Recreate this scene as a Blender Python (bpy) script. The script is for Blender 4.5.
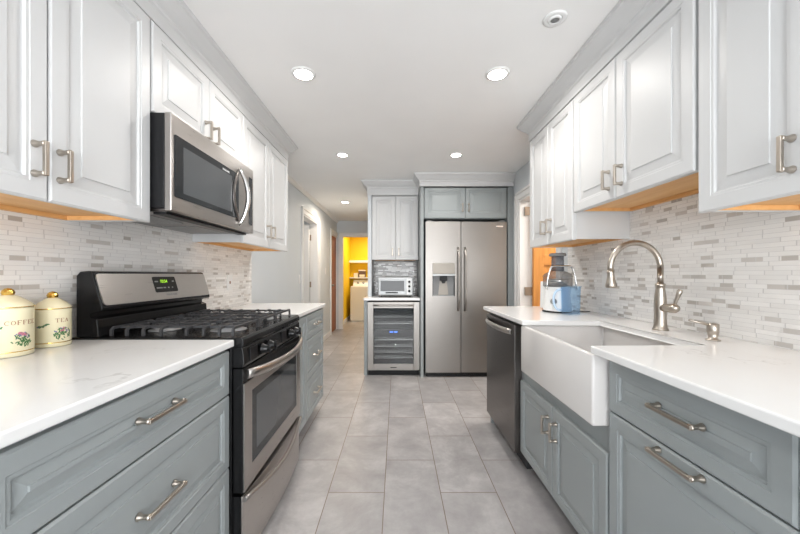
import bpy, bmesh, math, random
from mathutils import Vector, Matrix
random.seed(7)
for o in list(bpy.data.objects): bpy.data.objects.remove(o)
scene = bpy.context.scene
COL = scene.collection
PI = math.pi

# ------------------------------------------------------------------ camera, world, light, exposure
cd = bpy.data.cameras.new('camera'); cam = bpy.data.objects.new('camera', cd); COL.objects.link(cam)
cam.location = (0, 0, 1.16); cam.rotation_euler = (PI/2, 0, 0)
cd.sensor_width = 36; cd.lens = 333/800*36
cd.shift_x = 3/800; cd.shift_y = 7.5/800; cd.clip_start = .02
scene.camera = cam
scene.view_settings.view_transform = 'Standard'; scene.view_settings.look = 'None'
scene.view_settings.gamma = 1; scene.view_settings.use_curve_mapping = False
scene.view_settings.exposure = 0.28
CZ = 2.295                                    # ceiling height
DOWN_W, HALL_W, WINDOW_W, YELLOW_W, SIDE_W = 5.6, 14.0, 137.0, 18.0, 26.0

w = bpy.data.worlds.new('world'); scene.world = w; w.use_nodes = True
w.node_tree.nodes['Background'].inputs[0].default_value = (.82, .92, 1, 1)
w.node_tree.nodes['Background'].inputs[1].default_value = 1.0

def area(name, loc, rot, sx, sy, power, col, shape='RECTANGLE', spread=180):
    l = bpy.data.lights.new(name, 'AREA'); l.shape = shape; l.size = sx; l.size_y = sy
    l.energy = power; l.color = col; l.spread = math.radians(spread)
    o = bpy.data.objects.new(name, l); COL.objects.link(o); o.location = loc; o.rotation_euler = rot
    return o
area('daylight_window', (.45, -2.4, 1.25), (PI/2+.55, 0, .3), 2.5, 2.2, WINDOW_W, (.97, .98, 1))
area('laundry_light', (-.6, 8.1, 2.2), (0, 0, 0), .5, .5, YELLOW_W, (1, .90, .78))
area('side_room_fill', (2.1, 3.1, 2.2), (0, 0, 0), .5, .5, SIDE_W, (1, .95, .88))  # unseen lamp, added to brighten the room past the right doorway
area('bedroom_fill', (-2.1, 4.9, 2.2), (0, 0, 0), .4, .4, 5.0, (1, .93, .85))  # added lamp without a fixture, lifts the room behind the nearer hall door

# ------------------------------------------------------------------ materials
def lin(c):
    if isinstance(c, str):
        c = c.lstrip('#'); c = [int(c[i:i+2], 16)/255 for i in (0, 2, 4)]
        return tuple(((x/12.92) if x <= .04045 else ((x+.055)/1.055)**2.4) for x in c)
    return tuple(c)
def mat(name, col, rough=.5, metal=0, **k):
    m = bpy.data.materials.new(name); m.use_nodes = True
    b = m.node_tree.nodes['Principled BSDF']
    b.inputs['Base Color'].default_value = (*lin(col), 1)
    b.inputs['Roughness'].default_value = rough; b.inputs['Metallic'].default_value = metal
    for a, v in k.items(): b.inputs[a.replace('_', ' ')].default_value = v
    return m
class NT:
    def __init__(s, m): s.t = m.node_tree; s.b = s.t.nodes['Principled BSDF']
    def n(s, typ, **k):
        x = s.t.nodes.new('ShaderNode'+typ)
        for a, v in k.items(): setattr(x, a, v)
        return x
    def l(s, a, b): s.t.links.new(a, b)
    def math(s, op, a, b=None, clamp=False):
        x = s.n('Math', operation=op, use_clamp=clamp)
        for i, v in enumerate((a, b)):
            if v is None: continue
            if isinstance(v, (int, float)): x.inputs[i].default_value = v
            else: s.l(v, x.inputs[i])
        return x.outputs[0]
    def mix(s, f, a, b):
        x = s.n('Mix', data_type='RGBA')
        for i, v in ((0, f), (6, a), (7, b)):
            if isinstance(v, (int, float)): x.inputs[i].default_value = v
            elif isinstance(v, tuple): x.inputs[i].default_value = (*v, 1) if len(v) == 3 else v
            else: s.l(v, x.inputs[i])
        return x.outputs[2]
    def coord(s): return s.n('TexCoord').outputs['Object']
    def mapping(s, v, scale=(1, 1, 1), loc=(0, 0, 0)):
        m = s.n('Mapping'); m.inputs['Scale'].default_value = scale; m.inputs['Location'].default_value = loc
        s.l(v, m.inputs['Vector']); return m.outputs[0]
    def noise(s, v, scale, detail=3, rough=.5, dist=0):
        x = s.n('TexNoise'); x.inputs['Scale'].default_value = scale; x.inputs['Detail'].default_value = detail
        x.inputs['Roughness'].default_value = rough; x.inputs['Distortion'].default_value = dist
        if v is not None: s.l(v, x.inputs['Vector'])
        return x.outputs['Fac']
    def ramp(s, f, stops, interp='LINEAR'):
        r = s.n('ValToRGB'); r.color_ramp.interpolation = interp
        e = r.color_ramp.elements
        while len(e) < len(stops): e.new(.5)
        for x, (p, c) in zip(e, stops): x.position = p; x.color = (*lin(c), 1)
        s.l(f, r.inputs[0]); return r.outputs[0]
    def bump(s, h, strength=.2, dist=.002):
        b = s.n('Bump'); b.inputs['Strength'].default_value = strength; b.inputs['Distance'].default_value = dist
        s.l(h, b.inputs['Height']); s.l(b.outputs[0], s.b.inputs['Normal'])

def paint(name, col, rough=.4, amt=.03):
    m = mat(name, col, rough); t = NT(m); c = lin(col)
    f = t.noise(t.coord(), 3.0, 2)
    t.l(t.mix(f, tuple(x*(1-amt) for x in c), tuple(min(1, x*(1+amt)) for x in c)), t.b.inputs['Base Color'])
    return m
M = {}
M['white'] = paint('white_cabinet_paint', (.625, .625, .622), .44)
M['grey'] = paint('grey_blue_cabinet_paint', (.305, .330, .332), .38)
M['wall'] = paint('pale_blue_grey_wall', (.64, .67, .69), .6)
M['ceil'] = paint('ceiling_paint', (.90, .892, .88), .8)
M['trim'] = paint('white_trim_paint', (.80, .79, .775), .4)
M['yellow'] = paint('yellow_wall_paint', (.92, .60, .004), .6)
M['toe'] = mat('dark_toe_kick', (.03, .032, .034), .5)
M['black'] = mat('black_enamel', (.007, .007, .0075), .2, Specular_IOR_Level=.32)
M['blackm'] = mat('black_plastic', (.011, .011, .012), .45, Specular_IOR_Level=.3)
M['iron'] = mat('cast_iron', (.045, .045, .048), .5)
M['glass_b'] = mat('black_glass', (.03, .032, .034), .06, Specular_IOR_Level=.3)
M['nickel'] = mat('brushed_nickel', (.47, .42, .365), .32, 1)
M['chrome'] = mat('polished_steel', (.75, .74, .73), .14, 1)
M['porcelain'] = mat('white_fireclay', (.70, .675, .655), .18)
M['cream'] = mat('cream_ceramic', '#efe6c4', .22)
M['gold'] = mat('gold_glaze', (.78, .50, .12), .2, 1)
M['brown'] = mat('brown_lettering', '#a5785a', .5)
M['leaf'] = mat('painted_leaf_green', '#4d7a48', .4)
M['pink'] = mat('painted_petal_pink', '#c9788c', .4)
M['violet'] = mat('painted_petal_violet', '#8f82a8', .4)
M['plate'] = mat('white_plastic', (.82, .82, .81), .35)
M['rust'] = mat('outlet_button_rust', '#8a5a48', .5)
M['bronze'] = mat('bronze_hinge', (.36, .29, .23), .35, 1)
M['wash'] = mat('washer_enamel', (.85, .83, .78), .3)
M['silver'] = mat('silver_plastic', (.34, .345, .345), .35, .5)
M['boxd'] = mat('dark_box_card', (.12, .07, .05), .6)
M['boxl'] = mat('pale_box_card', (.75, .68, .55), .6)
M['dispenser'] = mat('warm_silver_plastic', (.34, .31, .27), .4, .2)
M['greyp'] = mat('grey_plastic', (.22, .22, .22), .4)
def emis(name, col, s):
    m = mat(name, col, .5); b = m.node_tree.nodes['Principled BSDF']
    b.inputs['Emission Color'].default_value = (*lin(col), 1); b.inputs['Emission Strength'].default_value = s
    return m
def glow(name, col, s):
    m = bpy.data.materials.new(name); m.use_nodes = True; nt = m.node_tree; nt.nodes.clear()
    out = nt.nodes.new('ShaderNodeOutputMaterial'); tr = nt.nodes.new('ShaderNodeBsdfTransparent'); em = nt.nodes.new('ShaderNodeEmission'); ad = nt.nodes.new('ShaderNodeAddShader')
    em.inputs[0].default_value = (*col, 1); em.inputs[1].default_value = s
    nt.links.new(tr.outputs[0], ad.inputs[0]); nt.links.new(em.outputs[0], ad.inputs[1]); nt.links.new(ad.outputs[0], out.inputs[0])
    return m
M['lens'] = glow('light_lens', (1, .97, .93), 8)
M['green_led'] = emis('green_display', (.35, .72, .03), .8)
M['blue_led'] = emis('blue_display', (.05, .22, 1.0), 2.2)

def steel(name, col, rough, axis, amt=.05):
    m = mat(name, col, rough, 1); t = NT(m)
    sc = [60, 60, 60]; sc[axis] = 1.2
    f = t.noise(t.mapping(t.coord(), tuple(sc)), 6, 2)
    t.l(t.math('ADD', t.math('MULTIPLY', f, .12), rough-.06), t.b.inputs['Roughness'])
    c = lin(col)
    t.l(t.mix(f, tuple(x*(1-amt) for x in c), tuple(min(1, x*(1+amt)) for x in c)), t.b.inputs['Base Color'])
    t.bump(f, .02, .0003)
    return m
M['steel'] = steel('brushed_steel', (.31, .29, .27), .38, 0)      # brushed along x
M['steely'] = steel('brushed_steel_side', (.50, .47, .445), .30, 1)  # brushed along y
M['steeld'] = steel('dark_brushed_steel', (.17, .155, .148), .3, 1)

def clear(name, tint, gloss=.12, alpha=.75, rough=.03, body=True):
    m = bpy.data.materials.new(name); m.use_nodes = True; nt = m.node_tree; nt.nodes.clear()
    out = nt.nodes.new('ShaderNodeOutputMaterial'); tr = nt.nodes.new('ShaderNodeBsdfTransparent')
    pr = nt.nodes.new('ShaderNodeBsdfPrincipled' if body else 'ShaderNodeBsdfGlossy'); mx = nt.nodes.new('ShaderNodeMixShader')
    tr.inputs[0].default_value = (*tint, 1); pr.inputs['Base Color' if body else 'Color'].default_value = (*tint, 1) if body else (1, 1, 1, 1)
    pr.inputs['Roughness'].default_value = rough
    mx.inputs[0].default_value = 1-alpha
    nt.links.new(tr.outputs[0], mx.inputs[1]); nt.links.new(pr.outputs[0], mx.inputs[2]); nt.links.new(mx.outputs[0], out.inputs[0])
    return m
M['pane'] = clear('window_pane', (.97, .98, .98), alpha=.93, body=False)
M['smoke'] = clear('smoked_clear_plastic', (.62, .61, .60), alpha=.82)
M['tube'] = clear('dark_clear_plastic', (.42, .43, .46), alpha=.72)
M['bluep'] = clear('pale_blue_clear_plastic', (.80, .89, .97), alpha=.94)
M['cooler_glass'] = clear('tinted_cooler_glass', (.70, .71, .71), alpha=.95, body=False)

def mosaic(name, axis, stops, rough, grout, accent, acc):
    m = mat(name, (.8, .8, .8), rough); t = NT(m)
    s = t.n('SeparateXYZ'); t.l(t.coord(), s.inputs[0]); h = s.outputs[axis]; z = s.outputs[2]
    zr = t.math('DIVIDE', z, .0163); row = t.math('FLOOR', zr); zf = t.math('FRACT', zr)
    W = t.math('ADD', t.math('DIVIDE', h, .115), t.math('MULTIPLY', row, 13.37))
    v = t.n('TexVoronoi', voronoi_dimensions='1D', feature='F1'); t.l(W, v.inputs['W']); v.inputs['Scale'].default_value = 1; v.inputs['Randomness'].default_value = .85
    e = t.n('TexVoronoi', voronoi_dimensions='1D', feature='DISTANCE_TO_EDGE'); t.l(W, e.inputs['W']); e.inputs['Scale'].default_value = 1; e.inputs['Randomness'].default_value = .85
    sc = t.n('SeparateColor'); t.l(v.outputs['Color'], sc.inputs[0])
    col = t.ramp(sc.outputs[0], stops, 'CONSTANT')
    g = t.math('MAXIMUM', t.math('LESS_THAN', zf, .075), t.math('LESS_THAN', e.outputs['Distance'], .016))
    v2 = t.n('TexVoronoi', voronoi_dimensions='1D', feature='F1'); v2.inputs['Scale'].default_value = 1; v2.inputs['Randomness'].default_value = .9
    t.l(t.math('ADD', t.math('DIVIDE', h, .058), t.math('MULTIPLY', row, 7.91)), v2.inputs['W'])
    s2 = t.n('SeparateColor'); t.l(v2.outputs['Color'], s2.inputs[0])
    col = t.mix(t.math('GREATER_THAN', s2.outputs[0], 1-accent), col, t.mix(s2.outputs[1], acc[0], acc[1]))
    nz = t.noise(t.mapping(t.coord(), (14, 14, 60)), 2, 3)
    col = t.mix(t.math('MULTIPLY', nz, .18), col, (.66, .635, .61))
    col = t.mix(g, col, grout)
    t.l(col, t.b.inputs['Base Color'])
    rg = t.math('ADD', t.math('MULTIPLY', t.math('GREATER_THAN', sc.outputs[1], .55), -.22), rough)
    t.l(t.math('MAXIMUM', rg, t.math('MULTIPLY', g, .7)), t.b.inputs['Roughness'])
    t.bump(t.math('ADD', t.math('MULTIPLY', g, -1), t.math('MULTIPLY', sc.outputs[2], .5)), .35, .0012)
    return m
WH = [(0, (.87, .855, .83)), (.22, (.83, .815, .79)), (.45, (.89, .875, .85)), (.66, (.85, .835, .81))]
M['mosaic'] = mosaic('marble_strip_mosaic', 1, WH, .34, (.62, .605, .59), .125, ((.46, .425, .385), (.64, .605, .57)))
M['mosaic_bar'] = mosaic('grey_strip_mosaic', 0, [(0, (.36, .35, .34)), (.35, (.30, .29, .285)), (.62, (.42, .41, .40)), (.76, (.80, .80, .79))], .22, (.40, .39, .38), .18, ((.70, .70, .69), (.86, .86, .85)))

def quartz():
    m = mat('white_quartz', (.84, .835, .82), .16); t = NT(m); c = t.coord()
    n = t.noise(t.mapping(c, (1, .55, 1), (3.1, .7, 0)), 1.3, 7, .55, .6)
    line = t.math('SUBTRACT', 1, t.math('MULTIPLY', t.math('ABSOLUTE', t.math('SUBTRACT', n, .5)), 260), True)
    line = t.math('MAXIMUM', line, 0)
    mask = t.math('MULTIPLY', t.math('SUBTRACT', t.noise(c, 2.2, 3), .52), 6, True)
    mask = t.math('MINIMUM', t.math('MAXIMUM', mask, 0), 1)
    f = t.math('MULTIPLY', t.math('MULTIPLY', line, mask), .6)
    cl = t.mix(t.noise(c, 6, 4), (.82, .81, .795), (.86, .855, .845))
    t.l(t.mix(f, cl, (.42, .40, .38)), t.b.inputs['Base Color'])
    return m
M['quartz'] = quartz()
def wood(name, a, b, axis=1, rough=.45, sc=9):
    m = mat(name, a, rough); t = NT(m)
    s = [sc, sc, sc]; s[axis] = .9
    f = t.noise(t.mapping(t.coord(), tuple(s)), 3, 5, .6, .5)
    t.l(t.ramp(f, [(.3, a), (.7, b)]), t.b.inputs['Base Color']); return m
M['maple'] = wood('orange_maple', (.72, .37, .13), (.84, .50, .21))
M['pine'] = wood('knotty_orange_pine', (.52, .20, .04), (.72, .32, .08), 2)
M['redwood'] = wood('dark_stained_wood', (.26, .07, .018), (.42, .13, .035), 2)
def floor_mat():
    m = mat('grey_porcelain_tile', (.4, .4, .4), .38); t = NT(m); c = t.coord()
    s = t.n('SeparateXYZ'); t.l(c, s.inputs[0])
    cb = t.n('CombineXYZ'); t.l(t.math('SUBTRACT', s.outputs[1], 2.392-.62*12), cb.inputs[0]); t.l(t.math('SUBTRACT', s.outputs[0], -.067-.2985*20), cb.inputs[1])
    b = t.n('TexBrick'); b.offset = .5; b.offset_frequency = 2; b.squash = 1
    b.inputs['Scale'].default_value = 1; b.inputs['Mortar Size'].default_value = .0022; b.inputs['Mortar Smooth'].default_value = .1
    b.inputs['Brick Width'].default_value = .62; b.inputs['Row Height'].default_value = .2985; b.inputs['Bias'].default_value = 0
    b.inputs['Color1'].default_value = (0, 0, 0, 1); b.inputs['Color2'].default_value = (1, 1, 1, 1); b.inputs['Mortar'].default_value = (.5, .5, .5, 1)
    t.l(cb.outputs[0], b.inputs['Vector'])
    # shift the cloudy pattern tile by tile
    ofs = t.n('VectorMath', operation='SCALE'); t.l(b.outputs['Color'], ofs.inputs[0]); ofs.inputs['Scale'].default_value = 9
    ad = t.n('VectorMath', operation='ADD'); t.l(c, ad.inputs[0]); t.l(ofs.outputs[0], ad.inputs[1])
    cloud = t.noise(ad.outputs[0], 4.0, 8, .68, .25)
    base = t.ramp(cloud, [(.25, (.25, .236, .234)), (.5, (.37, .353, .350)), (.78, (.56, .54, .532))])
    base = t.mix(t.math('MULTIPLY', b.outputs['Color'], .35), base, (.25, .24, .241))
    base = t.mix(b.outputs['Fac'], base, (.18, .13, .095))
    t.l(base, t.b.inputs['Base Color'])
    t.l(t.math('ADD', t.math('MULTIPLY', cloud, .15), .30), t.b.inputs['Roughness'])
    t.bump(t.math('MULTIPLY', b.outputs['Fac'], -1), .3, .0015)
    return m
M['floor'] = floor_mat()

# ------------------------------------------------------------------ mesh builder
def FL(xf): return lambda s, t, d: Vector((xf+d, s, t))     # faces +x
def FR(xf): return lambda s, t, d: Vector((xf-d, s, t))     # faces -x
def FB(yf): return lambda s, t, d: Vector((s, yf-d, t))     # faces -y
FW = lambda x, y, z: Vector((x, y, z))
class MB:
    def __init__(s): s.v = []; s.f = []; s.m = []; s.sm = []
    def face(s, idx, m=0, smooth=False): s.f.append(idx); s.m.append(m); s.sm.append(smooth)
    def addbm(s, bm, m=0, smooth=False):
        o = len(s.v); bm.verts.ensure_lookup_table(); bm.verts.index_update()
        s.v += [v.co.copy() for v in bm.verts]
        for f in bm.faces: s.face([o+v.index for v in f.verts], m, smooth)
        bm.free(); return s
    def box(s, a0, a1, b0, b1, c0, c1, F=FW, bev=0, m=0, seg=2):
        bm = bmesh.new()
        vs = [bm.verts.new(F(a, b, c)) for a in (a0, a1) for b in (b0, b1) for c in (c0, c1)]
        for q in ((0, 1, 3, 2), (4, 6, 7, 5), (0, 4, 5, 1), (2, 3, 7, 6), (0, 2, 6, 4), (1, 5, 7, 3)): bm.faces.new([vs[i] for i in q])
        if bev: bmesh.ops.bevel(bm, geom=list(bm.edges), offset=bev, segments=seg, profile=.5, affect='EDGES')
        return s.addbm(bm, m)
    def prism(s, poly, c0, c1, F=FW, bev=0, m=0, seg=2, smooth=False):
        bm = bmesh.new(); n = len(poly)
        A = [bm.verts.new(F(a, b, c0)) for a, b in poly]; B = [bm.verts.new(F(a, b, c1)) for a, b in poly]
        bm.faces.new(A[::-1]); bm.faces.new(B)
        for i in range(n): bm.faces.new([A[i], A[(i+1) % n], B[(i+1) % n], B[i]])
        if bev: bmesh.ops.bevel(bm, geom=[e for e in bm.edges], offset=bev, segments=seg, profile=.5, affect='EDGES')
        return s.addbm(bm, m, smooth)
    def rings(s, rings, m=0, smooth=False, cap=True):
        o = len(s.v); n = len(rings[0])
        for r in rings: s.v += [Vector(p) for p in r]
        for i in range(len(rings)-1):
            for j in range(n):
                k = (j+1) % n
                s.face([o+i*n+j, o+i*n+k, o+(i+1)*n+k, o+(i+1)*n+j], m, smooth)
        if cap:
            s.face([o+j for j in range(n)][::-1], m); s.face([o+(len(rings)-1)*n+j for j in range(n)], m)
        return s
    def panel(s, F, s0, s1, t0, t1, d0=0, th=.02, fw=.055, slope=.032, m=0):
        spec = [(0, d0), (0, d0+th-.005), (.005, d0+th), (fw-.010, d0+th), (fw-.0085, d0+th-.002), (fw-.001, d0+th-.0022), (fw+.002, d0+th-.009), (fw+.006, d0+th-.0095), (fw+.007+slope, d0+th-.0048), (fw+.008+slope, d0+th-.0015), (fw+.010+slope, d0+th-.0012)]
        rs = [[F(s0+i, t0+i, d), F(s1-i, t0+i, d), F(s1-i, t1-i, d), F(s0+i, t1-i, d)] for i, d in spec]
        return s.rings(rs, m)
    def lathe(s, prof, c=(0, 0, 0), axis='z', n=24, m=0, smooth=True, sx=1, sy=1, cap=True):
        rs = []
        for r, z in prof:
            ring = []
            for i in range(n):
                a = 2*PI*i/n; x, y = r*math.cos(a)*sx, r*math.sin(a)*sy
                p = {'z': (x, y, z), 'x': (z, x, y), 'y': (y, z, x)}[axis]
                ring.append(Vector(p)+Vector(c))
            rs.append(ring)
        return s.rings(rs, m, smooth, cap)
    def tube(s, pts, r, n=12, m=0, smooth=True, sq=(1, 1)):
        pts = [Vector(p) for p in pts]; N = len(pts)
        rad = r if isinstance(r, (list, tuple)) else [r]*N
        up = None; rs = []
        for i, p in enumerate(pts):
            d = (pts[min(i+1, N-1)]-pts[max(i-1, 0)]).normalized()
            if up is None:
                up = Vector((0, 0, 1)) if abs(d.z) < .9 else Vector((0, 1, 0))
            a = (up-d*up.dot(d)).normalized(); up = a; b = d.cross(a)
            rs.append([p+a*rad[i]*sq[0]*math.cos(2*PI*j/n+PI/n)+b*rad[i]*sq[1]*math.sin(2*PI*j/n+PI/n) for j in range(n)])
        return s.rings(rs, m, smooth)
    def sweep(s, path, prof, side=1, m=0, a=0, z=None):
        P = [Vector(p) for p in path]; rs = []; N = len(P); nr = []
        for i in range(N-1):
            d = (P[i+1]-P[i]).normalized(); nr.append(Vector((d.y, -d.x))*side)
        for i in range(N):
            if i == 0: q = nr[0]
            elif i == N-1: q = nr[-1]
            else: q = (nr[i-1]+nr[i])/(1+nr[i-1].dot(nr[i]))
            rs.append([Vector((P[i].x+q.x*d, P[i].y+q.y*d, zz)) for d, zz in prof])
        return s.rings(rs[a:z], m)
    def text(s, txt, size, F, m=0, spx=1.0, off=(0, 0), ex=.0004):
        cu = bpy.data.curves.new('t', 'FONT'); cu.body = txt; cu.size = size; cu.align_x = 'CENTER'; cu.align_y = 'CENTER'; cu.extrude = ex; cu.resolution_u = 3
        ob = bpy.data.objects.new('t', cu); COL.objects.link(ob); bpy.context.view_layer.update()
        me = bpy.data.meshes.new_from_object(ob.evaluated_get(bpy.context.evaluated_depsgraph_get()))
        o = len(s.v); s.v += [F(v.co.x*spx+off[0], v.co.y+off[1], v.co.z) for v in me.vertices]
        for p in me.polygons: s.face([o+i for i in p.vertices], m)
        bpy.data.objects.remove(ob); bpy.data.curves.remove(cu); bpy.data.meshes.remove(me); return s

ORG = {}
def finish(name, mb, mats, org, parent=None):
    me = bpy.data.meshes.new(name)
    me.from_pydata([tuple(v-org) for v in mb.v], [], mb.f)
    if not isinstance(mats, (list, tuple)): mats = [mats]
    for x in mats: me.materials.append(M[x] if isinstance(x, str) else x)
    for p, mi, sm in zip(me.polygons, mb.m, mb.sm): p.material_index = mi; p.use_smooth = sm
    bm = bmesh.new(); bm.from_mesh(me); bmesh.ops.recalc_face_normals(bm, faces=bm.faces); bm.to_mesh(me); bm.free()
    me.update()
    o = bpy.data.objects.new(name, me); COL.objects.link(o)
    if parent is not None: o.parent = parent
    else: o.location = org
    ORG[o] = org
    return o
def props(o, label, cat, group=None):
    o['label'] = label; o['category'] = cat
    if group: o['group'] = group
    return o
def thing(name, label, cat, loc, group=None):
    o = bpy.data.objects.new(name, None); COL.objects.link(o); o.location = loc; o.empty_display_size = .05
    ORG[o] = Vector(loc); return props(o, label, cat, group)
def part(name, mb, mats, parent, label=None):
    o = finish(name, mb, mats, ORG[parent], parent)
    if label: o['label'] = label
    return o
def single(name, mb, mats, label, cat, group=None, org=(0, 0, 0)):
    return props(finish(name, mb, mats, Vector(org)), label, cat, group)
def struct(name, mb, mats, parent=None):
    o = finish(name, mb, mats, ORG[parent] if parent else Vector((0, 0, 0)), parent)
    if not parent: o['kind'] = 'structure'
    return o
def dup(root, loc, label, group=None):
    r = root.copy(); COL.objects.link(r); r.location = loc; r['label'] = label; ORG[r] = Vector(loc)
    if group: r['group'] = group
    for ch in list(root.children):
        c = ch.copy(); COL.objects.link(c); c.parent = r
        for g in ch.children:
            d = g.copy(); COL.objects.link(d); d.parent = c
    return r

# ------------------------------------------------------------------ room
XL, XR, YB, YE, YK = -1.275, 1.32, -2.6, 7.07, 4.42    # left wall, right wall, wall behind camera, hall end, kitchen end
b = MB().box(XL-1.6, 3.2, YB-.2, 9.2, -.06, 0); struct('floor', b, 'floor')
b = MB().box(XL-1.6, 3.2, YB-.2, 9.2, CZ, CZ+.06); struct('ceiling', b, 'ceil')
D1, D2, DR = (4.515, 5.36, 1.985), (6.44, YE, 1.955), (2.745, 3.60, 1.965)     # door openings: start, end, head
b = MB()
for y0, y1, z0, z1 in ((YB, D1[0], 0, CZ), (D1[0], D1[1], D1[2], CZ), (D1[1], D2[0], 0, CZ), (D2[0], D2[1], D2[2], CZ)): b.box(XL-.12, XL, y0, y1, z0, z1)
struct('wall_left', b, 'wall')
b = MB()
for y0, y1, z0, z1 in ((YB, DR[0], 0, CZ), (DR[0], DR[1], DR[2], CZ), (DR[1], YK+.1, 0, CZ)): b.box(XR, XR+.12, y0, y1, z0, z1)
struct('wall_right', b, 'wall')
struct('wall_back', MB().box(-.31, XR, YK, YK+.1, 0, CZ), 'wall')
struct('wall_wing', MB().box(-.355, -.31, 4.05, YE, 0, CZ), 'wall')
b = MB()
for x0, x1, z0, z1 in ((XL, -1.153, 0, CZ), (-1.153, -.42, 1.962, CZ), (-.42, -.31, 0, CZ)): b.box(x0, x1, YE, YE+.1, z0, z1)
struct('wall_end', b, 'wall')
# laundry room beyond
b = MB(); b.box(XL-.02, -1.25, YE+.1, 9.0, 0, CZ).box(XL, .5, 8.95, 9.05, 0, CZ).box(.4, .5, YE+.1, 8.95, 0, CZ)
struct('wall_laundry', b, 'yellow')
# rooms behind the side doors
b = MB(); b.box(3.0, 3.1, 2.0, 4.7, 0, CZ).box(XR+.12, 3.0, 2.0, 2.1, 0, CZ).box(XR+.12, 3.0, 4.55, 4.65, 0, CZ)
struct('wall_side_room', b, 'trim')
b = MB(); b.box(-2.75, -2.65, 4.1, 7.2, 0, CZ).box(-2.65, XL-.12, 4.1, 4.2, 0, CZ).box(-2.65, XL-.12, 5.8, 5.9, 0, CZ).box(-2.65, XL-.12, YE+.0, YE+.1, 0, CZ)
struct('wall_bedroom', b, 'wall')
# wall behind the camera with its window
b = MB()
for x0, x1, z0, z1 in ((XL, -1.1, 0, CZ), (1.1, XR, 0, CZ), (-1.1, 1.1, 0, .3), (-1.1, 1.1, 2.2, CZ)): b.box(x0, x1, YB-.1, YB, z0, z1)
struct('wall_rear', b, 'wall')
b = MB()
for x0, x1, z0, z1 in ((-1.1, -1.05, .3, 2.2), (1.05, 1.1, .3, 2.2), (-1.05, 1.05, .3, .35), (-1.05, 1.05, 2.15, 2.2), (-.03, .03, .35, 2.15)): b.box(x0, x1, YB-.09, YB-.01, z0, z1)
wn = struct('window_1', b, 'trim'); ORG[wn] = Vector((0, 0, 0))
struct('window_pane', MB().box(-1.05, 1.05, YB-.06, YB-.055, .35, 2.15), 'pane', wn)

# casings and baseboards
def casing(name, F, s0, s1, h, w=.085, th=.018, left=True, right=True):
    b = MB()
    for (a0, a1, on) in ((s0-w, s0, left), (s1, s1+w, right)):
        if on:
            b.box(a0, a1, 0, h+w, 0, th*.7, F, .003); b.box(a0+(.0 if a0 < s0 else w*.68), a0+w*.32 if a0 < s0 else a1, 0, h+w, th*.7, th*1.2, F, .003)
    b.box(s0 if left else s0, s1, h, h+w, 0, th*.7, F, .003); b.box(s0-(w if left else 0), s1+(w if right else 0), h+w*.68, h+w, th*.7, th*1.2, F, .003)
    return struct(name, b, 'trim')
casing('trim_1', FL(XL), D1[0], D1[1], D1[2]); casing('trim_2', FL(XL), D2[0], D2[1], D2[2], right=False)
casing('trim_3', FB(YE), -1.153, -.42, 1.962); casing('trim_4', FR(XR), DR[0], DR[1], DR[2])
def jamb(name, X0, X1, d):
    b = MB(); b.box(X0, X1, d[0], d[0]+.018, 0, d[2]); b.box(X0, X1, d[1]-.018, d[1], 0, d[2]); b.box(X0, X1, d[0]+.018, d[1]-.018, d[2]-.018, d[2])
    return struct(name, b, 'trim')
jamb('trim_5', XL-.12, XL, D1); jamb('trim_6', XR, XR+.12, DR); jamb('trim_7', XL-.12, XL, (D2[0], D2[1]-.002, D2[2]))
b = MB().box(XL, XL+.012, 2.95, D1[0]-.086, 0, .09, bev=.003).box(XL, XL+.012, D1[1]+.086, D2[0]-.086, 0, .09, bev=.003)
struct('baseboard_left', b, 'trim')
struct('baseboard_laundry', MB().box(-1.25, -1.236, YE+.1, 8.95, 0, .09, bev=.003), 'trim')
struct('trim_8', MB().sweep([(XL, 2.99), (XL, YE)], [(0, CZ-.045), (.012, CZ-.045), (.016, CZ-.035), (.035, CZ-.012), (.042, CZ-.01), (.042, CZ), (0, CZ)], 1), 'trim')

# doors standing open beyond the side openings
def hinge(b, x0, x1, y0, y1, z): b.box(x0, x1, y0, y1, z-.045, z+.045, bev=.002)
dr = struct('door_1', MB().box(-2.20, XL-.125, 5.295, 5.33, .01, 1.955, bev=.002), 'trim')
b = MB()
for z in (.25, 1.0, 1.75): hinge(b, XL-.124, XL-.10, 5.325, 5.341, z)
struct('hinge', b, 'bronze', dr)
d2 = struct('door_2', MB().box(XL-.052, XL-.017, D2[0]+.02, YE-.022, .012, D2[2]-.02, bev=.002), 'redwood')
b = MB().lathe([(.012, 0), (.012, .02), (.024, .03), (.028, .045), (.02, .058), (0.002, .06)], (XL-.017, D2[0]+.08, .95), 'x', 14)
struct('door_knob', b, 'nickel', d2)
d3F = FB(3.535)
b = MB(); sx0, sx1 = XR+.13, XR+.88
b.box(sx0, sx1, .012, 1.94, -.035, -.008, d3F)
for a0, a1, t0, t1 in ((sx0, sx0+.11, .012, 1.94), (sx1-.11, sx1, .012, 1.94), (sx0+.11, sx1-.11, .012, .2), (sx0+.11, sx1-.11, .82, 1.0), (sx0+.11, sx1-.11, 1.26, 1.37), (sx0+.11, sx1-.11, 1.83, 1.94)):
    b.box(a0, a1, t0, t1, -.008, .002, d3F, .003)
d3 = struct('door_3', b, 'pine')
b = MB()
for z in (.22, .98, 1.84): hinge(b, XR+.05, XR+.128, 3.566, 3.583, z)
struct('hinge', b, 'bronze', d3)

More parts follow.
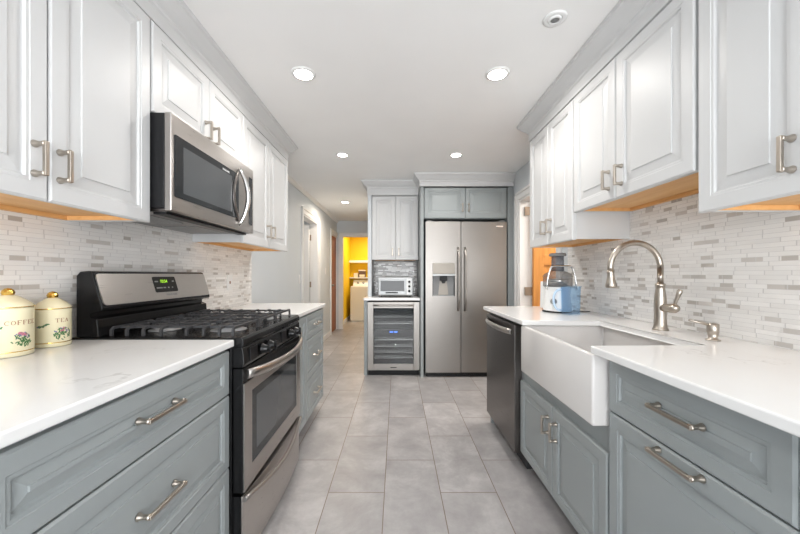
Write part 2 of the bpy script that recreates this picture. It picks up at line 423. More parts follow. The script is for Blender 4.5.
# ------------------------------------------------------------------ cabinet helpers
FLOATZ = .883
def pull(F, s, t, L, vert, d=.02, standoff=.032):
    b = MB()
    def P(a, bb, c): return F(s+(0 if vert else a)+(bb if vert else 0), t+(a if vert else 0)+(0 if vert else bb), d+c)
    for q in (-L/2, L/2):
        rs = []
        for r, z in ((.0098, 0), (.0098, .003), (.0068, .010), (.0060, .020), (.0075, standoff-.007), (.0078, standoff)):
            rs.append([P(q+r*math.cos(2*PI*i/14), r*math.sin(2*PI*i/14), z) for i in range(14)])
        b.rings(rs, 0, True)
    g = lambda x, y, z: P(x, y, z)
    b.box(-L/2-.006, L/2+.006, -.0052, .0052, standoff-.006, standoff+.004, g, .0016)
    return b
PULL_H = .133
def drawer(parent, F, s0, s1, t0, t1, fw=.05, slope=.018, pt=None, pm='grey', L=PULL_H, ps=None):
    o = part('drawer', MB().panel(F, s0, s1, t0, t1, 0, .02, fw, slope), pm, parent)
    part('pull', pull(F, (s0+s1)/2 if ps is None else ps, (t0+t1)/2 if pt is None else pt, L, False), 'nickel', o)
    return o
def door(parent, F, s0, s1, t0, t1, ps, pt, pm='white', vert=True, L=.078, fw=.055, slope=.032, name='door'):
    o = part(name, MB().panel(F, s0, s1, t0, t1, 0, .02, fw, slope), pm, parent)
    part('pull', pull(F, ps, pt, L, vert), 'nickel', o)
    return o
def base_body(t, F, s0, s1, D, sides=True):
    part('body', MB().box(s0, s1, .105, .882, -D, -.001, F), 'grey', t)
    part('toe_kick', MB().box(s0, s1, 0, .104, -D, -.07, F), 'toe', t)

# left: base cabinets
LF = FL(-.66); LD = .66-.0; 
DL = 1.266-.66
t = thing('drawer_cabinet', 'grey three-drawer base cabinet between the canisters counter front and the range', 'cabinet', (-.96, .885, 0), 'grey base cabinets')
base_body(t, LF, .49, 1.279, DL)
for t0, t1 in ((.702, .868), (.424, .697), (.112, .419)): drawer(t, LF, .504, 1.274, t0, t1, .05, .02, pt=(.797 if t0 > .7 else None))
t = thing('pullout_cabinet', 'narrow grey pull-out base cabinet tight against the far side of the range', 'cabinet', (-.96, 2.19, 0), 'grey base cabinets')
base_body(t, LF, 2.036, 2.350, DL)
door(t, LF, 2.040, 2.348, .112, .868, 2.11, .74, 'grey', True, .10, .05, .02)
t = thing('drawer_cabinet', 'grey three-drawer base cabinet at the hallway end of the range run', 'cabinet', (-.96, 2.63, 0), 'grey base cabinets')
base_body(t, LF, 2.352, 2.90, DL)
for t0, t1 in ((.692, .868), (.400, .687), (.112, .395)): drawer(t, LF, 2.360, 2.892, t0, t1, .045, .018)

def slab(name, poly, label, z0=FLOATZ, z1=.91):
    b = MB().prism(poly, z0, z1, bev=.005, seg=3); return single(name, b, 'quartz', label, 'countertop', 'white quartz countertops')
slab('countertop', [(-1.274, .485), (-.625, .485), (-.625, 1.281), (-1.274, 1.281)], 'white quartz countertop carrying the cream canisters, left of the range')
slab('countertop', [(-1.274, 2.034), (-.625, 2.034), (-.625, 2.92), (-1.274, 2.92)], 'bare white quartz countertop between the range and the hallway')
slab('countertop', [(.68, .10), (1.319, .10), (1.319, 2.625), (.68, 2.625), (.68, 1.805), (1.10, 1.805), (1.10, 1.173), (.68, 1.173)], 'long white quartz countertop cut out around the farmhouse sink')
slab('countertop', [(-.383, 3.80), (.263, 3.80), (.263, 4.411), (-.308, 4.411), (-.308, 4.048), (-.383, 4.048)], 'small white countertop under the toaster oven', .862, .892)

# backsplashes
single('tile_backsplash', MB().box(-1.274, -1.267, .485, 2.90, .9103, 1.45), 'mosaic', 'pale marble strip mosaic backsplash behind the range', 'backsplash')
single('tile_backsplash', MB().box(1.312, 1.319, .10, 2.56, .9103, 1.53), 'mosaic', 'pale marble strip mosaic backsplash behind the sink faucet', 'backsplash')
single('tile_backsplash', MB().box(-.308, .262, 4.412, 4.419, .893, 1.36), 'mosaic_bar', 'shiny grey strip mosaic backsplash behind the toaster oven', 'backsplash')

# right: base cabinets
RF = FR(.75); DRW = 1.311-.75
t = thing('drawer_cabinet', 'grey base cabinet with a drawer over a pull-out front, nearest on the sink side', 'cabinet', (1.03, .88, 0), 'grey base cabinets')
base_body(t, RF, .600, 1.152, DRW)
drawer(t, RF, .610, 1.149, .693, .870, .05, .022, ps=.862, pt=.795)
o = part('pullout_front', MB().panel(RF, .610, 1.149, .112, .688, 0, .02, .055, .026), 'grey', t)
part('pull', pull(RF, .862, .672, PULL_H, False), 'nickel', o)
t = thing('corner_cabinet', 'grey base cabinet only just showing at the right edge below the countertop', 'cabinet', (1.03, .35, 0), 'grey base cabinets')
base_body(t, RF, .10, .598, DRW)
door(t, RF, .106, .594, .112, .870, .55, .80, 'grey')
t = thing('sink_cabinet', 'grey two-door base cabinet below the white farmhouse sink', 'cabinet', (1.03, 1.566, 0), 'grey base cabinets')
b = MB().box(1.154, 1.166, .105, .882, -DRW, -.001, RF).box(1.960, 1.978, .105, .882, -DRW, -.001, RF).box(1.166, 1.960, .105, .123, -DRW, -.001, RF)
b.box(1.166, 1.960, .535, .622, -.022, -.001, RF).box(1.848, 1.960, .622, .882, -.022, -.001, RF).box(1.166, 1.960, .123, .60, -DRW, -DRW+.01, RF)
part('body', b, 'grey', t)
part('toe_kick', MB().box(1.154, 1.978, 0, .104, -DRW, -.07, RF), 'toe', t)
door(t, RF, 1.160, 1.564, .112, .536, 1.600-.075, .435, 'grey', True, .076, .05, .026)
door(t, RF, 1.568, 1.974, .112, .536, 1.607, .435, 'grey', True, .076, .05, .026)
single('end_panel', MB().box(.735, 1.311, 2.602, 2.62, 0, .882), 'grey', 'grey end panel closing the counter run beyond the dishwasher', 'panel')

# farmhouse sink
def sink():
    x0, x1, y0, y1, z0, z1 = .685, 1.15, 1.168, 1.845, .625, .882
    a = MB(); bm = bmesh.new()
    def rect(x0, x1, y0, y1, z): return [bm.verts.new(p) for p in ((x0, y0, z), (x1, y0, z), (x1, y1, z), (x0, y1, z))]
    zt = .880
    R = [rect(x0, x1, y0, y1, z0), rect(x0, x1, y0, y1, zt), rect(x0+.024, x1-.02, y0+.022, y1-.022, zt), rect(x0+.03, x1-.03, y0+.03, y1-.03, z0+.025)]
    bm.faces.new(R[0][::-1]); bm.faces.new(R[3])
    for i in range(3):
        for j in range(4): bm.faces.new([R[i][j], R[i][(j+1) % 4], R[i+1][(j+1) % 4], R[i+1][j]])
    bmesh.ops.bevel(bm, geom=list(bm.edges), offset=.009, segments=3, profile=.5, affect='EDGES')
    a.addbm(bm, 0, True); return a
t = thing('farmhouse_sink', 'white fireclay apron-front farmhouse sink set into the quartz countertop', 'sink', (.91, 1.5, .625))
part('basin', sink(), 'porcelain', t)
part('drain', MB().lathe([(.042, 0), (.042, .003), (.03, .004), (.028, .001)], (.91, 1.5, .651)), 'chrome', t)

# dishwasher
t = thing('dishwasher', 'dark stainless steel dishwasher at the far end of the sink run', 'dishwasher', (1.0, 2.29, 0))
part('body', MB().box(.745, 1.305, 1.984, 2.598, .10, .878), 'greyp', t)
F = FR(.745)
part('door', MB().box(1.984, 2.598, .095, .858, 0, .045, F, .004), 'steeld', t)
b = MB(); pts = []
for i in range(17):
    q = i/16; pts.append(F(2.02+.545*q, .812, .05+.034*math.sin(PI*q)**.6))
b.tube(pts, .017, 12, 0, True, (1, .55)); part('handle', b, 'steely', t)
part('toe_kick', MB().box(1.984, 2.598, 0, .094, -.5, -.03, F), 'toe', t)

# ------------------------------------------------------------------ upper cabinets
UL = FL(-.970); UDL = 1.266-.970; UR = FR(1.01); UDR = 1.311-1.01
TOPD = 2.150
def upper(name, label, F, D, s0, s1, z0, doors, pz, body='white', group='white upper cabinets', loc=None, wd='maple', gap=.003, z1=2.150, L=.078):
    t = thing(name, label, 'cabinet', loc, group)
    b = MB().box(s0, s0+.018, z0+.004, z1, -D, -.001, F).box(s1-.018, s1, z0+.004, z1, -D, -.001, F).box(s0+.018, s1-.018, z0+.034, z1, -D, -.020, F)
    b.box(s0+.018, s1-.018, z0+.004, z1, -.020, -.001, F)
    part('body', b, body, t)
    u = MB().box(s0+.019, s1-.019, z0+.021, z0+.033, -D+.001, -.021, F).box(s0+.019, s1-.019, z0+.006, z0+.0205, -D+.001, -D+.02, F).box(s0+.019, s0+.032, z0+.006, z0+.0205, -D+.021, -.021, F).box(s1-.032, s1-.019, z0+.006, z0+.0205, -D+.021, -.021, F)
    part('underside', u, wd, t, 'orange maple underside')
    for d0, d1, ps in doors: door(t, F, d0, d1, z0, z1, ps, pz, 'white' if body == 'white' else body, True, L)
    return t
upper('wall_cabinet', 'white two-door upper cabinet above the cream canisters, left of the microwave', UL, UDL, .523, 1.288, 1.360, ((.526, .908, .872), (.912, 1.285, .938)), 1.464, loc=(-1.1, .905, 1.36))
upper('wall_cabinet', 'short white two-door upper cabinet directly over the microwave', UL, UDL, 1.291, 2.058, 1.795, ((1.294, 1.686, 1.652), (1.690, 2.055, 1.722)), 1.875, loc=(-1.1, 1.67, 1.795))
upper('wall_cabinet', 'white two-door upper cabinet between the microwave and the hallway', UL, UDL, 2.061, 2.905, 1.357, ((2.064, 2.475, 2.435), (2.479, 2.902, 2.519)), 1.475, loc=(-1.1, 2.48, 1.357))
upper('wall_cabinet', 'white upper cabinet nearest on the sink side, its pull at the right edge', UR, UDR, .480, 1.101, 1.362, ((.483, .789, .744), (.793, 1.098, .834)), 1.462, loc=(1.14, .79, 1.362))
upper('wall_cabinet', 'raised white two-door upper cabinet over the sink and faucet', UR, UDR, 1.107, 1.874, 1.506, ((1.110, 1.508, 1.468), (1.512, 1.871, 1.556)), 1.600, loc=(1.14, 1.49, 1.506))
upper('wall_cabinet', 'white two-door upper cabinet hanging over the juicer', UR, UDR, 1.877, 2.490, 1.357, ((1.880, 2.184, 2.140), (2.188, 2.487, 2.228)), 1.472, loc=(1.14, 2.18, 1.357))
CROWN = [(-.015, 2.153), (.004, 2.153), (.004, 2.206), (.012, 2.212), (.014, 2.222), (.026, 2.230), (.040, 2.244), (.054, 2.262), (.060, 2.270), (.068, 2.274), (.070, 2.294), (-.015, 2.294)]
single('crown_moulding', MB().sweep([(-.955, .50), (-.955, 2.905), (-1.273, 2.905)], CROWN, 1), 'white', 'white crown moulding along the tops of the microwave-side upper cabinets', 'crown moulding', 'cabinet crown mouldings')
single('crown_moulding', MB().sweep([(.99, .46), (.99, 2.490), (1.318, 2.490)], CROWN, -1), 'white', 'white crown moulding along the tops of the sink-side upper cabinets', 'crown moulding', 'cabinet crown mouldings')

# ------------------------------------------------------------------ bar wall: wine cooler, toaster cabinet, fridge surround
BF = FB(4.08)
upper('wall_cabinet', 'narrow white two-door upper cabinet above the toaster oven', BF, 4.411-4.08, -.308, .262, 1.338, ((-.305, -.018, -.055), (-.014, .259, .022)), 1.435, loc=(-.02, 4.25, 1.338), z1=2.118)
single('crown_moulding', MB().sweep([(-.357, 4.30), (-.357, 4.048), (.262, 4.048), (.262, 3.755)], [(max(d, .0), (2.121 if z < 2.16 else z)) for d, z in CROWN], 1, 0, 0, -1), 'white', 'white crown moulding over the narrow toaster-oven cabinet', 'crown moulding', 'cabinet crown mouldings')
t = thing('tall_divider', 'tall grey side panel standing between wine cooler and refrigerator', 'panel', (.29, 4.1, 0))
part('panel', MB().box(.266, .300, 3.76, 4.418, 0, 2.152, bev=.002), 'grey', t)
t = thing('filler_panel', 'tall grey filler panel between the refrigerator and the doorway wall', 'panel', (1.29, 4.1, 0))
part('panel', MB().box(1.254, 1.318, 3.77, 4.418, 0, 2.152, bev=.002), 'grey', t)
t = thing('fridge_cabinet', 'grey two-door cabinet above the refrigerator', 'cabinet', (.77, 4.1, 1.79), 'grey base cabinets')
F = FB(3.80); t['group'] = 'grey fridge surround'
part('body', MB().box(.302, 1.252, 1.795, 2.152, -.60, -.001, F), 'grey', t)
door(t, F, .310, .774, 1.800, 2.148, .742, 1.92, 'grey', True, .078, .05, .03); door(t, F, .778, 1.246, 1.800, 2.148, .812, 1.92, 'grey', True, .078, .05, .03)
single('crown_moulding', MB().sweep([(-.357, 4.047), (.2615, 4.047), (.2615, 3.755), (1.318, 3.755)], [(d if d > 0 else 0, (2.154 if z < 2.16 else z)) for d, z in CROWN], 1, 0, 1), 'white', 'white crown moulding above the refrigerator cabinet', 'crown moulding', 'cabinet crown mouldings')

# refrigerator
t = thing('refrigerator', 'side-by-side stainless steel refrigerator with an ice and water dispenser', 'refrigerator', (.78, 4.05, 0))
F = FB(3.80)
part('body', MB().box(.325, 1.236, .06, 1.745, -.60, 0, F).box(.33, 1.23, 0, .06, -.55, -.02, F), 'greyp', t)
dz0, dz1 = .055, 1.757
# freezer door with a recess cut through it for the dispenser
b = MB(); rx0, rx1, rz0, rz1 = .400, .652, .915, 1.29
for a0, a1, c0, c1 in ((.322, rx0, dz0, dz1), (rx1, .716, dz0, dz1), (rx0, rx1, dz0, rz0), (rx0, rx1, rz1, dz1)): b.box(a0, a1, c0, c1, .002, .05, F)
fd = part('freezer_door', b, 'steel', t)
b = MB().box(rx0, rx1, 1.166, rz1, .004, .051, F, .004); part('dispenser_panel', b, 'dispenser', fd)
b = MB().box(rx0, rx1, rz0, 1.143, .002, .008, F, m=0).box(rx0, rx1, 1.143, 1.166, .002, .054, F, .002, m=1).box(rx0, rx0+.006, rz0, 1.143, .008, .05, F, m=2).box(rx1-.006, rx1, rz0, 1.143, .008, .05, F, m=2).box(rx0+.006, rx1-.006, rz0, rz0+.008, .008, .052, F, .002, m=1)
part('dispenser_recess', b, ['greyp', 'silver', 'blackm'], fd)  # black sides and grey back put the recess shade into the colour
b = MB().box(.485, .567, 1.09, 1.142, .010, .045, F, .004); b.prism([(.500, 1.09), (.552, 1.09), (.540, 1.06), (.512, 1.06)], .012, .04, F)
part('dispenser_nozzle', b, 'blackm', fd)
part('dispenser_paddle', MB().prism([(.47, .93), (.582, .93), (.566, 1.085), (.486, 1.085)], .0085, .014, F), 'dispenser', fd)
rd = part('fridge_door', MB().box(.722, 1.239, dz0, dz1, .002, .05, F, .006), 'steel', t)
for o, xx in ((fd, .688), (rd, .765)):
    b = MB(); pts = [F(xx, .755+.705*i/20, .05+.050*min(1, math.sin(PI*i/20)*2.2)**.7) for i in range(21)]
    b.tube(pts, .0135, 12, 0, True, (1, 1)); part('handle', b, 'steel', o)
part('badge', MB().box(1.115, 1.195, 1.694, 1.710, .05, .052, F, .001), 'chrome', rd)
b = MB().box(.33, 1.23, .005, .05, .0, .02, F, .002)
for i in range(30): b.box(.45+i*.022, .463+i*.022, .015, .04, .02, .024, F)
part('base_grille', b, 'blackm', t)
for xx in (.34, 1.16): part('hinge_cover', MB().box(xx, xx+.06, 1.745, 1.772, -.05, .03, F, .003), 'greyp', t)

# wine cooler
F = FB(3.835)
t = thing('cooler_surround', 'slim grey panel at the hallway side of the wine cooler', 'panel', (-.36, 4.0, 0))
part('panel', MB().box(-.380, -.342, 3.832, 4.045, 0, .861, bev=.001), 'grey', t)
t = thing('cooler_filler', 'slim grey filler strip between wine cooler and refrigerator panel', 'panel', (.262, 3.9, 0))
part('panel', MB().box(.262, .2655, 3.84, 4.4, 0, .861), 'grey', t)
t = thing('wine_cooler', 'stainless-framed glass-door wine cooler under the toaster oven counter', 'wine cooler', (-.04, 4.1, 0))
wx0, wx1 = -.338, .258
b = MB().box(wx0+.002, wx0+.03, .07, .845, -.55, -.002, F).box(wx1-.03, wx1-.002, .07, .845, -.55, -.002, F).box(wx0+.03, wx1-.03, .07, .10, -.55, -.002, F).box(wx0+.03, wx1-.03, .815, .845, -.55, -.002, F).box(wx0+.03, wx1-.03, .10, .815, -.55, -.53, F)
part('body', b, 'blackm', t)
b = MB().box(wx0, wx0+.068, .066, .846, 0, .035, F, .003).box(wx1-.068, wx1, .066, .846, 0, .035, F, .003).box(wx0+.068, wx1-.068, .066, .138, 0, .035, F, .003).box(wx0+.068, wx1-.068, .775, .846, 0, .035, F, .003)
dr = part('door', b, 'steel', t)
part('glass', MB().box(wx0+.066, wx1-.066, .136, .777, .012, .018, F), 'cooler_glass', dr)
b = MB().tube([F(wx0+.075+(wx1-wx0-.15)*i/6, .808, .058) for i in range(7)], .010, 10)
for xx in (wx0+.09, wx1-.09): b.tube([F(xx, .808, .03), F(xx, .808, .058)], .007, 8)
part('handle', b, 'steel', dr)
part('badge', MB().box(-.075, -.005, .094, .103, .035, .0365, F), 'blackm', dr)
part('control_bar', MB().box(wx0+.032, wx1-.032, .470, .515, -.08, -.03, F, .002), 'blackm', t)
b = MB().box(-.085, -.045, .485, .502, -.03, -.028, F).box(-.035, .005, .485, .502, -.03, -.028, F); part('display', b, 'blue_led', t)
for k, z in enumerate((.665, .59, .40, .325, .255, .19)):
    b = MB().box(wx0+.032, wx1-.032, z-.004, z+.006, -.055, -.045, F, .001)
    for i in range(12):
        x = wx0+.06+i*.043; b.tube([F(x, z, -.05), F(x, z, -.50)], .0025, 6)
    pts = [F(wx0+.04+i*(wx1-wx0-.08)/48, z+.012+.012*abs(math.sin(i/48*PI*5)), -.052) for i in range(49)]
    b.tube(pts, .0025, 6); part('shelf', b, 'chrome', t)
part('toe_grille', MB().box(wx0+.004, wx1-.004, 0, .062, -.45, -.012, F), 'blackm', t)

# toaster oven
t = thing('toaster_oven', 'silver toaster oven with three knobs on the bar counter', 'toaster oven', (-.02, 4.1, .892))
F = FB(3.97); x0, x1, z0, z1 = -.232, .196, .906, 1.132
part('body', MB().box(x0, x1, z0, z1, -.27, 0, F, .012), 'silver', t)
d = part('door', MB().box(x0+.018, x1-.092, z0+.015, z1-.03, 0, .012, F, .003), 'silver', t)
part('glass', MB().box(x0+.036, x1-.108, z0+.055, z1-.045, .012, .0135, F), 'glass_b', d)
b = MB().box(-.135, .012, z0+.032, z0+.045, .026, .036, F, .003).box(-.128, -.118, z0+.034, z0+.043, .012, .028, F).box(-.005, .005, z0+.034, z0+.043, .012, .028, F); part('handle', b, 'blackm', d)
p = part('control_panel', MB().box(x1-.082, x1-.018, z0+.015, z1-.02, 0, .008, F, .002), 'plate', t)
for k in range(3): part('knob', MB().lathe([(.014, 0), (.014, .012), (.011, .018), (.001, .0185)][::-1] and [(.014, 0), (.014, -.012), (.011, -.018), (.001, -.0185)], F(x1-.05, z0+.058+k*.055, .008), 'y', 14), 'blackm', p)
for xx in (x0+.04, x1-.04):
    for d_ in (-.03, -.24): part('foot', MB().lathe([(.012, .892), (.012, .908)], (xx, 3.97-d_, 0), n=10), 'blackm', t)

# ------------------------------------------------------------------ range
RY0, RY1 = 1.287, 2.027; RC = (RY0+RY1)/2
t = thing('gas_range', 'black and stainless steel freestanding gas range', 'range', (-.93, RC, 0))
b = MB().box(-1.262, -.64, RY0, RY1, .03, .876, bev=.003)
for y in (RY0+.05, RY1-.05):
    for x in (-1.2, -.70): b.lathe([(.018, 0), (.018, .035)], (x, y, 0), n=10)
part('body', b, 'black', t)
part('cooktop', MB().prism([(-1.262, .877), (-.598, .877), (-.594, .885), (-.594, .905), (-.602, .916), (-1.262, .916)], RY0, RY1, lambda x, z, y: Vector((x, y, z)), .002), 'black', t)
# burners
for (x, y, r) in ((-.74, RC-.19, .05), (-.74, RC+.19, .055), (-1.02, RC-.19, .042), (-1.02, RC+.19, .04), (-.88, RC, .048)):
    b = MB().lathe([(r*1.5, .917), (r*1.45, .920), (r, .922), (r, .932), (r*.9, .936)], (x, y, 0), n=24, m=1).lathe([(r*.82, .936), (r*.85, .942), (r*.7, .945), (.001, .9455)], (x, y, 0), n=24)
    part('burner', b, ['iron', 'greyp'], t)
# grates
def grate(y0, y1):
    b = MB(); zt = .949
    def bar(pts, r=.0068): b.tube(pts, r, 4, 0, False)
    xs = [-.646, -.70, -.762, -.83, -.93, -1.0, -1.065, -1.125]
    for i, x in enumerate(xs):
        ym = (y0+y1)/2; gap = .035 if i in (1, 2, 5, 6) else 0
        bar([(x, y0+.006, .918), (x, y0+.006, zt-.008), (x, y0+.014, zt), (x, ym-gap, zt)] if gap else [(x, y0+.006, .918), (x, y0+.006, zt-.008), (x, y0+.014, zt), (x, ym, zt), (x, y1-.014, zt), (x, y1-.006, zt-.008), (x, y1-.006, .918)])
        if gap: bar([(x, ym+gap, zt), (x, y1-.014, zt), (x, y1-.006, zt-.008), (x, y1-.006, .918)])
    for y in (y0+.045, y1-.045): bar([(xs[0]-.002, y, zt-.001), (xs[-1]+.002, y, zt-.001)])
    ym = (y0+y1)/2
    for xa, xb in ((-.646, -.70), (-.80, -.98), (-1.06, -1.125)): bar([(xa, ym, zt), (xb, ym, zt)])
    return b
for y0, y1 in ((RY0+.02, RY0+.258), (RC-.108, RC+.108), (RY1-.258, RY1-.02)): part('grate', grate(y0, y1), 'iron', t)
# backguard
prof = [(-1.240, .917), (-1.240, 1.155), (-1.226, 1.171), (-1.192, 1.174), (-1.180, 1.168), (-1.139, 1.030), (-1.141, 1.020), (-1.190, 1.012), (-1.190, .992), (-1.160, .986), (-1.154, .917)]
bg = part('backguard', MB().prism(prof, RY0, RY1, lambda x, z, y: Vector((x, y, z)), .003), 'black', t)
A = Vector((-1.180, 0, 1.168)); B_ = Vector((-1.139, 0, 1.030)); up = (A-B_).normalized(); nn = Vector((up.z, 0, -up.x)); LH = (A-B_).length
FG = lambda s, tt, d: Vector((B_.x+up.x*tt+nn.x*d, s, B_.z+up.z*tt+nn.z*d))
ring = []
def rrect(s0, s1, t0, t1, r, n=5):
    out = []
    for cx, cy, a0 in ((s1-r, t0+r, -90), (s1-r, t1-r, 0), (s0+r, t1-r, 90), (s0+r, t0+r, 180)):
        for i in range(n+1):
            a = math.radians(a0+90*i/n); out.append((cx+r*math.cos(a), cy+r*math.sin(a)))
    return out
fp = part('control_face', MB().prism(rrect(RY0+.007, RY1-.007, .008, LH-.006, .016), .0005, .005, FG), 'steely', bg, 'stainless steel control face')
b = MB().prism(rrect(RC-.072, RC+.088, .044, LH-.022, .008), .005, .007, FG, m=0)
dp = part('display', b, 'blackm', bg)
b = MB().text('10:54', .023, lambda x, y, z: FG(RC-.002+x, LH-.046+y, .0074+z), 0)
part('display_digits', b, 'green_led', bg)
for s_, tt, wd in ((-.052, .098, .022), (.066, .098, .014), (-.052, .066, .018), (-.032, .066, .02), (-.006, .066, .018), (.022, .066, .01), (.05, .066, .008)): part('button', MB().box(RC+s_-wd/2, RC+s_+wd/2, tt-.003, tt+.003, .007, .0076, FG), 'silver', dp)
b = MB().text('FRIGIDAIRE', .016, lambda x, y, z: FG(RC+.035+x, .030+y, .0053+z), 0, 1.0); part('logo', b, 'greyp', bg)
# control panel with knobs
CP = [(-.640, .876), (-.600, .876), (-.596, .868), (-.590, .812), (-.594, .800), (-.640, .798)]
cp = part('control_panel', MB().prism(CP, RY0, RY1, lambda x, z, y: Vector((x, y, z)), .002), 'black', t)
FC = FL(-.592)
for y in (1.338, 1.705):
    part('knob_plate', MB().box(y, y+.068, .812, .866, 0, .004, FC, .001), 'blackm', cp)
for y in (1.448, 1.525, 1.820, 1.905):
    b = MB().lathe([(.024, 0), (.024, .006), (.0195, .010), (.018, .028), (.0165, .032), (.001, .0325)], FC(y, .838, .004), 'x', 20)
    b.box(y-.0035, y+.0035, .838-.020, .838+.020, .02, .042, FC, .002)
    part('knob', b, 'black', cp)
# oven door
od = part('oven_door', MB().box(RY0, RY1, .312, .794, 0, .040, FL(-.635), .004), 'black', t)
F = FL(-.595)
b = MB()
for a0, a1, c0, c1 in ((RY0+.002, RY0+.07, .316, .735), (RY1-.07, RY1-.002, .316, .735), (RY0+.07, RY1-.07, .316, .392), (RY0+.07, RY1-.07, .690, .735)): b.box(a0, a1, c0, c1, .0005, .005, F)
part('door_skin', b, 'steely', od, 'stainless steel door skin')
ow = part('window', MB().box(RY0+.07, RY1-.07, .392, .690, .0005, .0035, F), 'glass_b', od)
part('inner_window', MB().box(RY0+.115, RY1-.115, .43, .655, .0036, .0041, F), mat('oven_screen', (.075, .08, .085), .08), ow)
b = MB(); pts = []; N = 24
for i in range(N+1):
    q = i/N; pts.append(F(RY0+.012+(RY1-RY0-.024)*q, .772-.012*math.sin(PI*q)+.0, .012+.052*math.sin(PI*q)**.75))
b.tube(pts, .019, 12, 0, True, (1.0, .55)); part('handle', b, 'steely', od)
# storage drawer with a bowed lip
sd = part('storage_drawer', MB().prism([(y, x) for y, x in [(RY0, -.604)]+[(RY0+(RY1-RY0)*i/16, -.597+.020*math.sin(PI*i/16)) for i in range(17)]+[(RY1, -.604)]], .045, .300, lambda y, x, z: Vector((x, y, z)), .002), 'steely', t)
part('drawer_box', MB().box(-.640, -.6045, RY0, RY1, .045, .300), 'black', sd)
b = MB(); pts = [(-.590+.036*math.sin(PI*i/20), RY0+(RY1-RY0)*i/20, .290-.035*math.sin(PI*i/20)) for i in range(21)]
b.tube(pts, .012, 10, 0, True, (.9, .9)); part('lip', b, 'steely', sd)

# ------------------------------------------------------------------ microwave
t = thing('microwave', 'stainless steel over-the-range microwave with a bowed door handle', 'microwave', (-1.08, 1.658, 1.41), None)
mz0, mz1 = 1.408, 1.793
part('body', MB().box(-1.265, -.905, 1.295, 2.03, mz0+.012, mz1-.002, bev=.003), 'blackm', t)
F = FL(-.903)
dr = part('door', MB().box(1.291, 2.030, mz0, mz1-.002, 0, .028, F, .004), 'steely', t)
b = MB().prism(rrect(1.308, 1.835, 1.466, 1.712, .006), .0285, .031, F); win = part('window', b, 'glass_b', dr)
b = MB().text('FRIGIDAIRE', .0135, lambda x, y, z: F(1.70+x, 1.690+y, .0312+z), 0, 1.0); part('logo', b, 'plate', dr)
b = MB().prism(rrect(1.36, 1.76, 1.49, 1.68, .004), .031, .0316, F); part('inner_window', b, mat('window_screen', (.10, .105, .11), .08), win)
# chrome strip curving round the window end and the bowed handle
b = MB(); b.tube([F(1.83-.055*math.sin(PI*i/16), 1.455+.27*i/16, .034) for i in range(17)], .010, 8, 0, True, (1, .6)); part('trim_strip', b, 'steeld', dr)
b = MB(); b.tube([F(1.838+.012*math.sin(PI*i/18), 1.432+.312*i/18, .030+.046*math.sin(PI*i/18)**.8) for i in range(19)], [.008+.006*math.sin(PI*i/18) for i in range(19)], 12, 0, True, (1, .8)); part('handle', b, 'chrome', dr)
cp = part('control_strip', MB().box(1.968, 2.008, 1.455, 1.735, .0285, .030, F), 'glass_b', t)
b = MB().box(-1.25, -.895, 1.305, 2.02, mz0-.001, mz0+.011)
b2 = MB()
for y0, y1 in ((1.36, 1.60), (1.70, 1.94)):
    for i in range(10): b2.box(-1.22+i*.02, -1.207+i*.02, y0, y1, mz0-.004, mz0-.001)
part('bottom_plate', b, 'steeld', t); part('grease_filter', b2, 'silver', t)
part('vent_lip', MB().box(-.96, -.91, 1.31, 2.01, mz0-.010, mz0-.0015, bev=.002), 'blackm', t)

# ------------------------------------------------------------------ faucet and soap pump
t = thing('faucet', 'brushed nickel gooseneck pull-down faucet behind the sink', 'faucet', (1.19, 1.505, .91))
c = (1.19, 1.505, .91)
b = MB().lathe([(.031, 0), (.031, .005), (.027, .010), (.0245, .03), (.0235, .07), (.0245, .11), (.0225, .15), (.018, .185), (.0175, .195), (.020, .197), (.020, .206), (.0175, .209)], c, n=24); part('body', b, 'nickel', t)
pts = [(1.19, 1.505, 1.118), (1.19, 1.505, 1.19)]
R = .113
for i in range(0, 21):
    a = PI*i/20*1.04; pts.append((1.19-R+R*math.cos(a), 1.505, 1.19+R*math.sin(a)))
last = Vector(pts[-1]); dv = (last-Vector(pts[-2])).normalized()
b = MB().tube(pts, .0125, 16); part('spout', b, 'nickel', t)
b = MB().tube([last+dv*z for z in (-.002, .004, .006, .012, .03, .05, .062, .072, .076)], [.0145, .0145, .0155, .0140, .0155, .0195, .0225, .0225, .019], 18); part('spray_head', b, 'nickel', t)
b = MB().tube([(1.19, 1.495-.0, 1.010), (1.19, 1.47, 1.012), (1.19, 1.44, 1.014), (1.19, 1.425, 1.015), (1.19, 1.414, 1.015), (1.19, 1.410, 1.015)], [.017, .018, .0205, .0195, .014, .004], 16)
b.tube([(1.19, 1.428, 1.02), (1.192, 1.424, 1.045), (1.197, 1.416, 1.075), (1.200, 1.412, 1.090), (1.201, 1.411, 1.096)], [.0060, .0065, .0095, .011, .007], 14); part('lever', b, 'nickel', t)
t = thing('soap_pump', 'small brushed nickel soap pump set in the counter near the faucet', 'soap dispenser', (1.20, 1.265, .91))
b = MB().lathe([(.022, 0), (.022, .004), (.014, .006), (.0165, .028), (.0185, .032), (.0185, .062), (.014, .065)], (1.20, 1.265, .91), n=20); part('body', b, 'nickel', t)
b = MB().tube([(1.20, 1.265, .966), (1.16, 1.268, .975), (1.115, 1.272, .986)], [.006, .005, .004], 10); part('spout', b, 'nickel', t)

